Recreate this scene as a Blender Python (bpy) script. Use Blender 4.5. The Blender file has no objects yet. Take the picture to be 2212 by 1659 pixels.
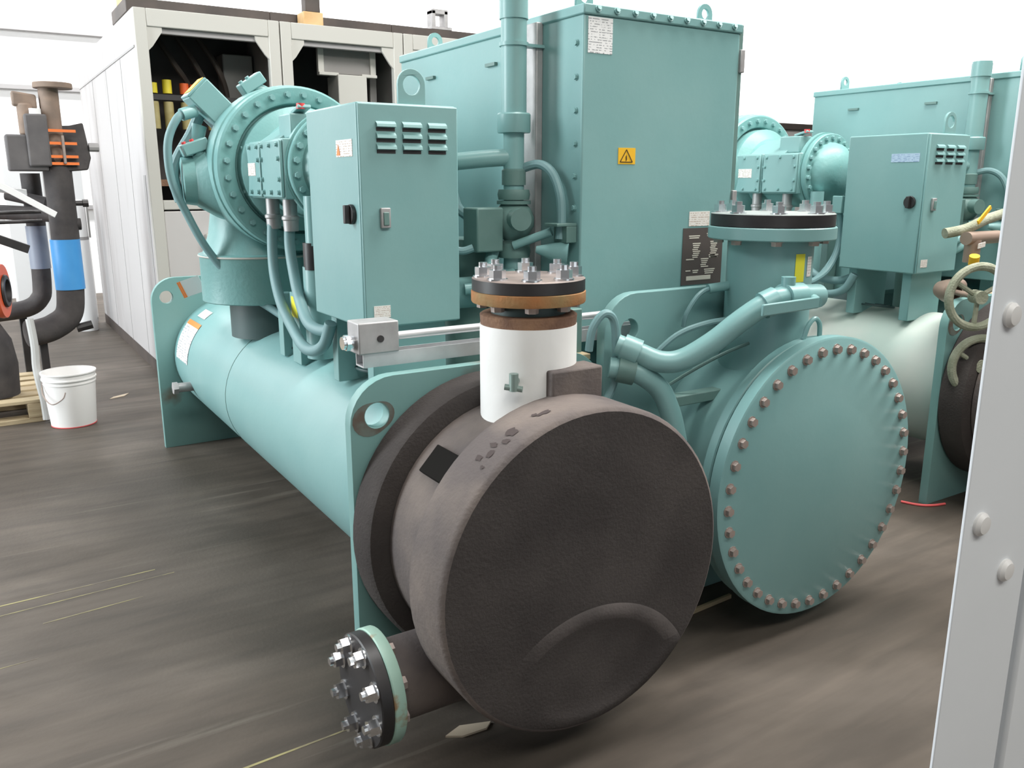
import bpy, bmesh, math, random
from mathutils import Vector, Matrix
random.seed(7)
PI = math.pi
S = bpy.context.scene
C = S.collection

# ------------------------------------------------------------------ camera
cam_d = bpy.data.cameras.new('camera')
cam_d.sensor_width = 36.0
cam_d.lens = 1830.0 / 2212.0 * 36.0
cam_d.clip_start = 0.02
cam = bpy.data.objects.new('camera', cam_d)
cam.location = (0, 0, 1.5)
cam.rotation_euler = (math.radians(90 - 13.4), 0, math.radians(-32.3))
C.objects.link(cam)
S.camera = cam

# ------------------------------------------------------------------ light
w = bpy.data.worlds.new('World')
S.world = w
w.use_nodes = True
bg = w.node_tree.nodes['Background']
bg.inputs[0].default_value = (1.0, 1.0, 1.0, 1)
bg.inputs[1].default_value = 0.21


def area(name, loc, target, sx, sy, power, color=(1, 1, 1)):
    d = bpy.data.lights.new(name, 'AREA')
    d.shape = 'RECTANGLE'
    d.size, d.size_y = sx, sy
    d.energy = power
    d.color = color
    o = bpy.data.objects.new(name, d)
    o.location = loc
    v = Vector(target) - Vector(loc)
    o.rotation_euler = v.to_track_quat('-Z', 'Y').to_euler()
    C.objects.link(o)
    return o


area('side_key_light', (-4.8, 5.9, 2.7), (1.0, 4.6, 1.2), 1.8, 8.0, 860, (0.90, 0.97, 1.0))  # key light added from the left; no window stands there
area('ceiling_lamp_row', (2.6, 7.0, 6.0), (2.6, 7.0, 0), 1.0, 10.0, 45, (0.98, 0.99, 1.0))
area('ceiling_lamp_row', (4.6, 1.6, 6.0), (3.6, 1.9, 0), 1.0, 7.0, 740, (1.0, 0.98, 0.95))
area('ceiling_lamp_row', (1.5, -2.5, 5.6), (2.2, 2.5, 1.2), 8.0, 1.2, 270, (1.0, 0.985, 0.92))
area('wall_wash_light', (12.0, 11.2, 6.2), (12.0, 13.0, 2.2), 40.0, 0.8, 3300, (1, 1, 1))  # unseen strip added to drive the back wall to white
S.view_settings.view_transform = 'Standard'
S.view_settings.look = 'None'
S.view_settings.gamma = 1
S.view_settings.use_curve_mapping = False
S.view_settings.exposure = 0.0


# ------------------------------------------------------------------ materials
def mat(name, col, rough=0.5, metal=0.0, col2=None, scale=6.0, bump=0.0, lo=0.35, hi=0.7, detail=4.0, stretch=None,
        bscale=None, spec=0.5):
    m = bpy.data.materials.new(name)
    m.use_nodes = True
    nt = m.node_tree
    b = nt.nodes['Principled BSDF']
    b.inputs['Roughness'].default_value = rough
    b.inputs['Metallic'].default_value = metal
    b.inputs['Specular IOR Level'].default_value = spec
    b.inputs['Base Color'].default_value = (*col, 1)
    if col2 is not None or bump:
        tc = nt.nodes.new('ShaderNodeTexCoord')
        mp = nt.nodes.new('ShaderNodeMapping')
        if stretch:
            mp.inputs['Scale'].default_value = stretch
        nt.links.new(tc.outputs['Object'], mp.inputs[0])
    if col2 is not None:
        n = nt.nodes.new('ShaderNodeTexNoise')
        n.inputs['Scale'].default_value = scale
        n.inputs['Detail'].default_value = detail
        nt.links.new(mp.outputs[0], n.inputs['Vector'])
        r = nt.nodes.new('ShaderNodeValToRGB')
        r.color_ramp.elements[0].position = lo
        r.color_ramp.elements[1].position = hi
        r.color_ramp.elements[0].color = (*col, 1)
        r.color_ramp.elements[1].color = (*col2, 1)
        nt.links.new(n.outputs['Fac'], r.inputs[0])
        nt.links.new(r.outputs[0], b.inputs['Base Color'])
    if bump:
        n2 = nt.nodes.new('ShaderNodeTexNoise')
        n2.inputs['Scale'].default_value = bscale or scale * 6
        n2.inputs['Detail'].default_value = 3
        nt.links.new(mp.outputs[0], n2.inputs['Vector'])
        bp = nt.nodes.new('ShaderNodeBump')
        bp.inputs['Strength'].default_value = bump
        bp.inputs['Distance'].default_value = 0.01
        nt.links.new(n2.outputs['Fac'], bp.inputs['Height'])
        nt.links.new(bp.outputs[0], b.inputs['Normal'])
    return m


def print_mat(name, paper, ink, rows, cover=0.55, axis='Z'):
    """flat printed sticker: rows of small broken marks"""
    m = bpy.data.materials.new(name)
    m.use_nodes = True
    nt = m.node_tree
    b = nt.nodes['Principled BSDF']
    b.inputs['Roughness'].default_value = 0.5
    tc = nt.nodes.new('ShaderNodeTexCoord')
    sp = nt.nodes.new('ShaderNodeSeparateXYZ')
    nt.links.new(tc.outputs['Generated'], sp.inputs[0])
    mul = nt.nodes.new('ShaderNodeMath'); mul.operation = 'MULTIPLY'; mul.inputs[1].default_value = rows
    nt.links.new(sp.outputs[axis], mul.inputs[0])
    fr = nt.nodes.new('ShaderNodeMath'); fr.operation = 'FRACT'
    nt.links.new(mul.outputs[0], fr.inputs[0])
    lt = nt.nodes.new('ShaderNodeMath'); lt.operation = 'LESS_THAN'; lt.inputs[1].default_value = cover
    nt.links.new(fr.outputs[0], lt.inputs[0])
    n = nt.nodes.new('ShaderNodeTexNoise'); n.inputs['Scale'].default_value = 9
    nt.links.new(tc.outputs['Generated'], n.inputs['Vector'])
    gt = nt.nodes.new('ShaderNodeMath'); gt.operation = 'GREATER_THAN'; gt.inputs[1].default_value = 0.5
    nt.links.new(n.outputs['Fac'], gt.inputs[0])
    mm = nt.nodes.new('ShaderNodeMath'); mm.operation = 'MULTIPLY'
    nt.links.new(lt.outputs[0], mm.inputs[0]); nt.links.new(gt.outputs[0], mm.inputs[1])
    mx = nt.nodes.new('ShaderNodeMix'); mx.data_type = 'RGBA'
    mx.inputs[6].default_value = (*paper, 1); mx.inputs[7].default_value = (*ink, 1)
    nt.links.new(mm.outputs[0], mx.inputs[0])
    nt.links.new(mx.outputs[2], b.inputs['Base Color'])
    return m


M = {}
M['teal'] = mat('teal_paint', (0.190, 0.365, 0.362), 0.36, 0, (0.232, 0.405, 0.398), 2.2, 0.04, bscale=40)
M['teal_worn'] = mat('teal_paint_worn', (0.190, 0.355, 0.340), 0.42, 0, (0.17, 0.13, 0.095), 3.2, 0.05, 0.60, 0.70)
M['teal_dark'] = mat('teal_paint_dusty', (0.105, 0.195, 0.178), 0.5, 0, (0.15, 0.25, 0.23), 6, 0.05)
M['teal_pale'] = mat('pale_green_flange_paint', (0.33, 0.50, 0.42), 0.5, 0, (0.30, 0.20, 0.11), 14, 0.05, 0.60, 0.68)
M['teal_cast'] = mat('teal_cast_paint', (0.17, 0.36, 0.35), 0.42, 0, (0.20, 0.39, 0.38), 8, 0.12, bscale=60)
M['dust_lit_shell'] = mat('dusty_lit_teal_shell', (0.40, 0.50, 0.455), 0.6, 0, (0.52, 0.54, 0.50), 2.5, 0.03)  # dust, with its colour raised in place of light from above
M['foam'] = mat('black_foam_insulation', (0.048, 0.041, 0.039), 0.85, 0, (0.072, 0.062, 0.058), 5, 0.25, bscale=120, spec=0.25)
M['foam_band'] = mat('dusty_lit_foam_edge', (0.062, 0.053, 0.050), 0.8, 0, (0.095, 0.081, 0.076), 9, 0.2, bscale=120, spec=0.25)  # dust and light on the pad's raised arc put into the colour
M['foam_side'] = mat('lit_foam_insulation', (0.115, 0.098, 0.095), 0.8, 0, (0.20, 0.165, 0.145), 5, 0.2, 0.42, 0.75, bscale=90, spec=0.25)  # lighter copy of the foam: light on its sides put into the colour
M['glue'] = mat('dark_glue_smear', (0.05, 0.035, 0.033), 0.8)
M['black'] = mat('black_steel', (0.018, 0.017, 0.018), 0.45, 0, (0.035, 0.03, 0.03), 9)
M['rust'] = mat('orange_rust', (0.42, 0.16, 0.055), 0.85, 0, (0.30, 0.22, 0.10), 8, 0.3, 0.4, 0.7)
M['rust_dark'] = mat('brown_rust', (0.16, 0.085, 0.055), 0.85, 0, (0.30, 0.17, 0.10), 16, 0.3)
M['topplate'] = mat('scuffed_steel_plate', (0.16, 0.13, 0.12), 0.55, 0.2, (0.30, 0.24, 0.21), 9)
M['chrome'] = mat('bright_zinc', (0.80, 0.81, 0.83), 0.22, 1.0)
M['zinc'] = mat('dull_zinc_bolt', (0.34, 0.29, 0.27), 0.45, 0.35, (0.46, 0.36, 0.31), 30)
M['alu'] = mat('aluminium', (0.66, 0.66, 0.67), 0.4, 0.55, (0.55, 0.55, 0.56), 12)
M['jbox'] = mat('galvanised_box', (0.44, 0.43, 0.43), 0.5, 0.4, (0.36, 0.35, 0.35), 20)
M['whitewrap'] = mat('white_pipe_wrap', (0.92, 0.91, 0.89), 0.6, 0, (0.80, 0.79, 0.76), 3, 0.15, bscale=18)
M['brass'] = mat('painted_brass', (0.25, 0.33, 0.30), 0.4, 0.3)
M['cab'] = mat('white_cabinet_paint', (0.55, 0.53, 0.52), 0.5, 0, (0.48, 0.455, 0.45), 1.2, lo=0.45, hi=0.8)
M['cab_frame'] = mat('cream_cabinet_frame', (0.52, 0.51, 0.47), 0.5)
M['cab_dirty'] = mat('scuffed_cabinet_side', (0.46, 0.445, 0.445), 0.5, 0, (0.30, 0.275, 0.27), 1.0, lo=0.50, hi=0.75, stretch=(1, 2.2, 0.6))
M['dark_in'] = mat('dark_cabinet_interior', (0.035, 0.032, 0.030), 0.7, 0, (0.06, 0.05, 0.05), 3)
M['grey_in'] = mat('grey_interior_panel', (0.23, 0.22, 0.21), 0.6, 0, (0.30, 0.29, 0.28), 3)
M['fuse_y'] = mat('yellow_fuse_cap', (0.72, 0.60, 0.04), 0.5)
M['fuse_r'] = mat('orange_red_fuse_cap', (0.75, 0.13, 0.03), 0.5)
M['fuse_c'] = mat('cream_fuse_tube', (0.42, 0.36, 0.17), 0.6, 0, (0.33, 0.27, 0.10), 14)
M['roof_dark'] = mat('dark_roof_duct', (0.055, 0.045, 0.04), 0.6, 0, (0.09, 0.07, 0.06), 4)
M['wood_or'] = mat('orange_wood_block', (0.72, 0.48, 0.24), 0.6, 0, (0.6, 0.36, 0.15), 9)
M['white'] = mat('white_paint', (0.85, 0.85, 0.85), 0.5)
M['wall'] = mat('white_wall', (0.92, 0.92, 0.92), 0.7)
M['girt'] = mat('grey_wall_rail', (0.34, 0.33, 0.33), 0.6)
M['post'] = mat('light_grey_enamel', (0.78, 0.81, 0.845), 0.5, 0, (0.75, 0.78, 0.81), 4, 0.02)
M['post_bolt'] = mat('white_bolt_head', (0.74, 0.73, 0.72), 0.4)
M['pallet'] = mat('pallet_wood', (0.40, 0.31, 0.19), 0.8, 0, (0.55, 0.45, 0.29), 6, 0.2, stretch=(1, 8, 8))
M['bucket'] = mat('white_bucket_plastic', (0.80, 0.78, 0.765), 0.4)
M['redline'] = mat('red_plastic', (0.75, 0.12, 0.12), 0.5)
M['pipe_black'] = mat('black_pipe_insulation', (0.040, 0.036, 0.037), 0.8, 0, (0.07, 0.062, 0.06), 8, 0.2)
M['blue'] = mat('blue_tape_band', (0.05, 0.27, 0.62), 0.45, 0, (0.07, 0.31, 0.66), 6)
M['blue_grey'] = mat('grey_blue_band', (0.22, 0.25, 0.31), 0.5)
M['redpaint'] = mat('orange_red_paint', (0.80, 0.10, 0.03), 0.4, 0, (0.72, 0.13, 0.05), 7)
M['band_or'] = mat('orange_band', (0.85, 0.20, 0.04), 0.5)
M['rustpipe'] = mat('rusty_brown_pipe', (0.20, 0.15, 0.12), 0.75, 0, (0.28, 0.20, 0.15), 10)
M['grey_foam'] = mat('grey_foam_block', (0.105, 0.098, 0.10), 0.85, 0, (0.14, 0.13, 0.13), 8)
M['yellow'] = mat('yellow_warning_vinyl', (0.85, 0.47, 0.02), 0.5)
M['lemon'] = mat('lemon_label', (0.78, 0.72, 0.05), 0.5)
M['ink'] = mat('black_print', (0.06, 0.035, 0.01), 0.6)
M['orange'] = mat('orange_print', (0.85, 0.25, 0.06), 0.5)
M['red_cap'] = mat('red_cap_plastic', (0.72, 0.07, 0.07), 0.4)
M['paper'] = print_mat('printed_white_paper', (0.84, 0.84, 0.84), (0.36, 0.37, 0.38), 14, 0.4)
M['plate'] = print_mat('black_data_plate', (0.085, 0.07, 0.065), (0.66, 0.62, 0.53), 17, 0.55)
M['paper_sm'] = print_mat('printed_small_tag', (0.80, 0.76, 0.72), (0.50, 0.40, 0.33), 7, 0.4)
M['paper_blue'] = print_mat('printed_blue_tag', (0.45, 0.58, 0.72), (0.25, 0.36, 0.55), 5, 0.5)
M['hose'] = mat('teal_grey_hose', (0.17, 0.30, 0.31), 0.5)
M['hose_dk'] = mat('dark_hose', (0.06, 0.10, 0.10), 0.55)
M['bronze'] = mat('tarnished_bronze', (0.33, 0.24, 0.19), 0.5, 0.3)
M['oldwheel'] = mat('grey_green_taped_wheel', (0.36, 0.37, 0.28), 0.8, 0, (0.25, 0.27, 0.19), 20, 0.4)
M['hose_clear'] = mat('grey_corrugated_conduit', (0.42, 0.42, 0.41), 0.5)
M['paintline'] = mat('faded_yellow_paint', (0.30, 0.27, 0.12), 0.7, 0, (0.12, 0.10, 0.08), 7, lo=0.4, hi=0.6)
M['seam'] = mat('cabinet_seam', (0.36, 0.35, 0.35), 0.6)
M['grime'] = mat('brown_grime', (0.12, 0.095, 0.075), 0.8, 0, (0.15, 0.19, 0.17), 25)
M['plate_black'] = mat('black_plate', (0.085, 0.07, 0.065), 0.5)
M['plate_ink'] = mat('cream_print', (0.62, 0.58, 0.50), 0.6)
M['matte_black'] = mat('matte_black_foam', (0.012, 0.011, 0.010), 0.95, spec=0.1)
M['plate_grey'] = mat('grey_green_plate_top', (0.24, 0.28, 0.27), 0.6, 0, (0.32, 0.34, 0.33), 6)
M['scrap'] = mat('cardboard_scrap', (0.55, 0.46, 0.35), 0.8)


def floor_mat():
    m = bpy.data.materials.new('worn_concrete')
    m.use_nodes = True
    nt = m.node_tree
    b = nt.nodes['Principled BSDF']
    tc = nt.nodes.new('ShaderNodeTexCoord')

    def noise(scale, stretch, detail=6, dist=0.0):
        mp = nt.nodes.new('ShaderNodeMapping')
        mp.inputs['Scale'].default_value = stretch
        nt.links.new(tc.outputs['Object'], mp.inputs[0])
        n = nt.nodes.new('ShaderNodeTexNoise')
        n.inputs['Scale'].default_value = scale
        n.inputs['Detail'].default_value = detail
        n.inputs['Distortion'].default_value = dist
        nt.links.new(mp.outputs[0], n.inputs['Vector'])
        return n

    def ramp(src, stops):
        r = nt.nodes.new('ShaderNodeValToRGB')
        e = r.color_ramp.elements
        e[0].position, e[1].position = stops[0][0], stops[-1][0]
        e[0].color, e[1].color = (*stops[0][1], 1), (*stops[-1][1], 1)
        for p, c in stops[1:-1]:
            k = e.new(p); k.color = (*c, 1)
        nt.links.new(src, r.inputs[0])
        return r

    base = ramp(noise(1.1, (1, 1, 1), 8, 0.6).outputs['Fac'],
                [(0.25, (0.066, 0.056, 0.046)), (0.5, (0.098, 0.083, 0.070)), (0.78, (0.165, 0.142, 0.123))])
    streak = ramp(noise(5.0, (0.35, 2.4, 1), 5, 0.3).outputs['Fac'], [(0.35, (0.78, 0.78, 0.78)), (0.7, (1.12, 1.10, 1.08))])
    mx = nt.nodes.new('ShaderNodeMix'); mx.data_type = 'RGBA'; mx.blend_type = 'MULTIPLY'
    mx.inputs[0].default_value = 1
    nt.links.new(base.outputs[0], mx.inputs[6]); nt.links.new(streak.outputs[0], mx.inputs[7])
    sc = ramp(noise(2.2, (0.25, 5.0, 1), 6, 0.2).outputs['Fac'], [(0.64, (0, 0, 0)), (0.70, (0.55, 0.55, 0.55))])
    mx2 = nt.nodes.new('ShaderNodeMix'); mx2.data_type = 'RGBA'
    nt.links.new(sc.outputs[0], mx2.inputs[0])
    nt.links.new(mx.outputs[2], mx2.inputs[6])
    mx2.inputs[7].default_value = (0.17, 0.15, 0.125, 1)
    nt.links.new(mx2.outputs[2], b.inputs['Base Color'])
    b.inputs['Roughness'].default_value = 0.5
    b.inputs['Specular IOR Level'].default_value = 0.12
    n3 = noise(60, (1, 1, 1), 3)
    bp = nt.nodes.new('ShaderNodeBump')
    bp.inputs['Strength'].default_value = 0.08
    bp.inputs['Distance'].default_value = 0.01
    nt.links.new(n3.outputs['Fac'], bp.inputs['Height'])
    nt.links.new(bp.outputs[0], b.inputs['Normal'])
    return m


M['floor'] = floor_mat()

# ------------------------------------------------------------------ mesh helpers
ORG = Vector((0, 0, 0))      # subtracted from every vertex: the base of the thing being built
SHIFT = Vector((0, 0, 0))


def frame(axis):
    a = Vector(axis).normalized()
    t = Vector((0, 0, 1)) if abs(a.z) < 0.9 else Vector((1, 0, 0))
    u = t.cross(a).normalized()
    return a, u, a.cross(u)


class MB:
    def __init__(s):
        s.v, s.f, s.m, s.mi = [], [], [], 0

    def add(s, vs, fs):
        k = len(s.v)
        s.v += [tuple(v) for v in vs]
        s.f += [tuple(i + k for i in f) for f in fs]
        s.m += [s.mi] * len(fs)
        return s

    def box(s, x0, x1, y0, y1, z0, z1):
        vs = [(x, y, z) for z in (z0, z1) for y in (y0, y1) for x in (x0, x1)]
        return s.add(vs, [(0, 2, 3, 1), (4, 5, 7, 6), (0, 1, 5, 4), (2, 6, 7, 3), (0, 4, 6, 2), (1, 3, 7, 5)])

    def obox(s, c, ax, ay, az):
        c, ax, ay, az = map(Vector, (c, ax, ay, az))
        vs = [c + ax * i + ay * j + az * k for k in (-.5, .5) for j in (-.5, .5) for i in (-.5, .5)]
        return s.add(vs, [(0, 2, 3, 1), (4, 5, 7, 6), (0, 1, 5, 4), (2, 6, 7, 3), (0, 4, 6, 2), (1, 3, 7, 5)])

    def lathe(s, o, axis, prof, n=32, a0=0.0, a1=2 * PI, closed=True):
        """prof: (t along axis, radius)"""
        o = Vector(o)
        a, u, v = frame(axis)
        full = abs(a1 - a0 - 2 * PI) < 1e-6
        cnt = n if full else n + 1
        vs, rows = [], []
        for t, r in prof:
            if r < 1e-6:
                rows.append([len(vs)] * cnt)
                vs.append(o + a * t)
            else:
                row = []
                for i in range(cnt):
                    g = a0 + (a1 - a0) * i / n
                    row.append(len(vs))
                    vs.append(o + a * t + (u * math.cos(g) + v * math.sin(g)) * r)
                rows.append(row)
        fs = []
        for p, q in zip(rows[:-1], rows[1:]):
            for i in range(n):
                j = (i + 1) % cnt
                f = [p[i], p[j], q[j], q[i]]
                g = []
                for k in f:
                    if k not in g:
                        g.append(k)
                if len(g) > 2:
                    fs.append(g)
        return s.add(vs, fs)

    def cyl(s, p0, p1, r0, r1=None, n=24):
        p0, p1 = Vector(p0), Vector(p1)
        r1 = r0 if r1 is None else r1
        L = (p1 - p0).length
        return s.lathe(p0, p1 - p0, [(0, 0), (0, r0), (L, r1), (L, 0)], n)

    def tube(s, pts, r, n=10, sub=6):
        P = [Vector(p) for p in pts]
        if sub > 1 and len(P) > 2:
            Q = []
            for i in range(len(P) - 1):
                p0, p1, p2, p3 = P[max(i - 1, 0)], P[i], P[i + 1], P[min(i + 2, len(P) - 1)]
                for k in range(sub):
                    t = k / sub
                    Q.append(0.5 * ((2 * p1) + (p2 - p0) * t + (2 * p0 - 5 * p1 + 4 * p2 - p3) * t * t
                                    + (3 * p1 - p0 - 3 * p2 + p3) * t ** 3))
            Q.append(P[-1])
            P = Q
        vs, up = [], None
        for i, p in enumerate(P):
            d = (P[min(i + 1, len(P) - 1)] - P[max(i - 1, 0)]).normalized()
            if up is None:
                a, up, vv = frame(d)
            up = (up - d * up.dot(d)).normalized()
            w_ = d.cross(up)
            for k in range(n):
                g = 2 * PI * k / n
                vs.append(p + (up * math.cos(g) + w_ * math.sin(g)) * r)
        fs = []
        for i in range(len(P) - 1):
            for k in range(n):
                fs.append((i * n + k, i * n + (k + 1) % n, (i + 1) * n + (k + 1) % n, (i + 1) * n + k))
        fs.append(tuple(range(n))[::-1])
        fs.append(tuple((len(P) - 1) * n + k for k in range(n)))
        return s.add(vs, fs)

    def torus(s, o, axis, R, r, n=40, k=10):
        a, u, v = frame(axis)
        o = Vector(o)
        vs = []
        for i in range(n):
            g = 2 * PI * i / n
            d = u * math.cos(g) + v * math.sin(g)
            for j in range(k):
                h = 2 * PI * j / k
                vs.append(o + d * (R + r * math.cos(h)) + a * r * math.sin(h))
        fs = [(i * k + j, ((i + 1) % n) * k + j, ((i + 1) % n) * k + (j + 1) % k, i * k + (j + 1) % k)
              for i in range(n) for j in range(k)]
        return s.add(vs, fs)

    def prism(s, poly, d):
        """poly: list of 3d points (planar), extruded by vector d"""
        n = len(poly)
        d = Vector(d)
        vs = [Vector(p) for p in poly] + [Vector(p) + d for p in poly]
        fs = [tuple(range(n))[::-1], tuple(range(n, 2 * n))]
        fs += [(i, (i + 1) % n, n + (i + 1) % n, n + i) for i in range(n)]
        return s.add(vs, fs)

    def use(s, i):
        s.mi = i
        return s

    def mesh(s, name, mats, sharp=35):
        me = bpy.data.meshes.new(name)
        me.from_pydata([tuple(Vector(v) - ORG) for v in s.v], [], s.f)
        for m in (mats if isinstance(mats, (list, tuple)) else [mats]):
            me.materials.append(M[m] if isinstance(m, str) else m)
        for p, i in zip(me.polygons, s.m):
            p.material_index = i
        bm = bmesh.new(); bm.from_mesh(me)
        bmesh.ops.recalc_face_normals(bm, faces=bm.faces)
        bm.to_mesh(me); bm.free()
        me.shade_smooth()
        me.set_sharp_from_angle(angle=math.radians(sharp))
        return me

    def build(s, name, mats, parent=None, bevel=0.0, sharp=35, seg=2):
        o = bpy.data.objects.new(name, s.mesh(name, mats, sharp))
        C.objects.link(o)
        o.parent = parent
        if bevel:
            b = o.modifiers.new('edge', 'BEVEL')
            b.width = bevel; b.segments = seg; b.limit_method = 'ANGLE'; b.angle_limit = math.radians(40)
        return o


def tag(o, label, cat=None, group=None, kind=None):
    if label: o['label'] = label
    if cat: o['category'] = cat
    if group: o['group'] = group
    if kind: o['kind'] = kind
    return o


def thing(name, loc, label, cat, group=None):
    global ORG
    o = bpy.data.objects.new(name, None)
    o.empty_display_size = 0.1
    C.objects.link(o)
    o.location = Vector(loc) + SHIFT
    ORG = Vector(loc)
    return tag(o, label, cat, group)


CACHE = {}


def stamp(name, key, make, mats, parent, loc, axis):
    """shared-mesh small part whose local +Z points along axis"""
    global ORG
    if key not in CACHE:
        keep = ORG; ORG = Vector((0, 0, 0))
        CACHE[key] = make().mesh(name, mats)
        ORG = keep
    o = bpy.data.objects.new(name, CACHE[key])
    C.objects.link(o)
    o.parent = parent
    o.location = Vector(loc) - ORG
    o.rotation_euler = Vector(axis).to_track_quat('Z', 'Y').to_euler()
    return o


def nut_mb(r=0.0185, h=0.026, stub=0.012):
    def f():
        m = MB()
        m.lathe((0, 0, 0), (0, 0, 1), [(0, 0), (0, r * 1.45), (0.004, r * 1.45), (0.004, 0)], 12)
        m.lathe((0, 0, 0), (0, 0, 1), [(0.004, 0), (0.004, r * 1.15), (h, r * 1.15), (h, 0)], 6)
        m.lathe((0, 0, 0), (0, 0, 1), [(h, 0), (h, r * 0.62), (h + stub, r * 0.62), (h + stub, 0)], 10)
        return m
    return f


def hex_mb(r=0.012, h=0.010):
    def f():
        m = MB()
        m.lathe((0, 0, 0), (0, 0, 1), [(0, 0), (0, r * 1.25), (0.003, r * 1.25), (0.003, 0)], 10)
        m.lathe((0, 0, 0), (0, 0, 1), [(0.003, 0), (0.003, r), (h, r * 0.95), (h, 0)], 6)
        return m
    return f


def plate(name, outline, holes, y0, thick, m, parent, bevel=0.006):
    """flat plate in the XZ plane from y0 to y0+thick; outline (x,z) list, holes (x,z,r)"""
    cu = bpy.data.curves.new(name, 'CURVE')
    cu.dimensions = '2D'
    cu.fill_mode = 'BOTH'
    cu.extrude = thick / 2

    def spl(pts):
        sp = cu.splines.new('POLY')
        sp.points.add(len(pts) - 1)
        for p, (x, z) in zip(sp.points, pts):
            p.co = (x - ORG.x, z - ORG.z, 0, 1)
        sp.use_cyclic_u = True
    spl(outline)
    for hx, hz, hr in holes:
        spl([(hx + hr * math.cos(2 * PI * i / 24), hz + hr * math.sin(2 * PI * i / 24)) for i in range(24)])
    tmp = bpy.data.objects.new('tmp', cu)
    C.objects.link(tmp)
    dg = bpy.context.evaluated_depsgraph_get()
    me = bpy.data.meshes.new_from_object(tmp.evaluated_get(dg))
    bpy.data.objects.remove(tmp)
    bpy.data.curves.remove(cu)
    me.transform(Matrix(((1, 0, 0, 0), (0, 0, -1, y0 + thick / 2 - ORG.y), (0, 1, 0, 0), (0, 0, 0, 1))))
    me.name = name
    bm = bmesh.new(); bm.from_mesh(me)
    bmesh.ops.remove_doubles(bm, verts=bm.verts, dist=1e-5)
    bmesh.ops.recalc_face_normals(bm, faces=bm.faces)
    bm.to_mesh(me); bm.free()
    me.materials.clear(); me.materials.append(M[m])
    o = bpy.data.objects.new(name, me)
    C.objects.link(o); o.parent = parent
    if bevel:
        b = o.modifiers.new('edge', 'BEVEL')
        b.width = bevel; b.segments = 2; b.limit_method = 'ANGLE'; b.angle_limit = math.radians(50)
    return o


def rounded(x0, x1, z0, z1, r, r2=None):
    pts = [(x0, z0), (x1, z0)]
    r2 = r2 or r
    for cx, cz, a, r in ((x1 - r2, z1 - r2, 0, r2), (x0 + r, z1 - r, PI / 2, r)):
        for i in range(9):
            g = a + PI / 2 * i / 8
            pts.append((cx + r * math.cos(g), cz + r * math.sin(g)))
    return pts


# ================================================================== setting
o = MB().box(-9, 40, -3, 13.2, -0.2, 0).build('floor', 'floor'); tag(o, 'worn brown grey concrete floor', kind='structure')
wb = MB().box(-9, 40, 13.0, 13.2, 0, 7).build('wall_back', 'wall'); tag(wb, 'bright white back wall', kind='structure')
for z in (1.17, 2.68, 3.39, 4.6):
    MB().box(-9, 3.4, 12.94, 13.0, z - 0.035, z + 0.035).build('wall_rail', 'girt', wb, 0.01)
o = MB().box(39.8, 40, -3, 13.0, 0, 7).build('wall_right', 'wall'); tag(o, 'white side wall behind the chillers', kind='structure')


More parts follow.
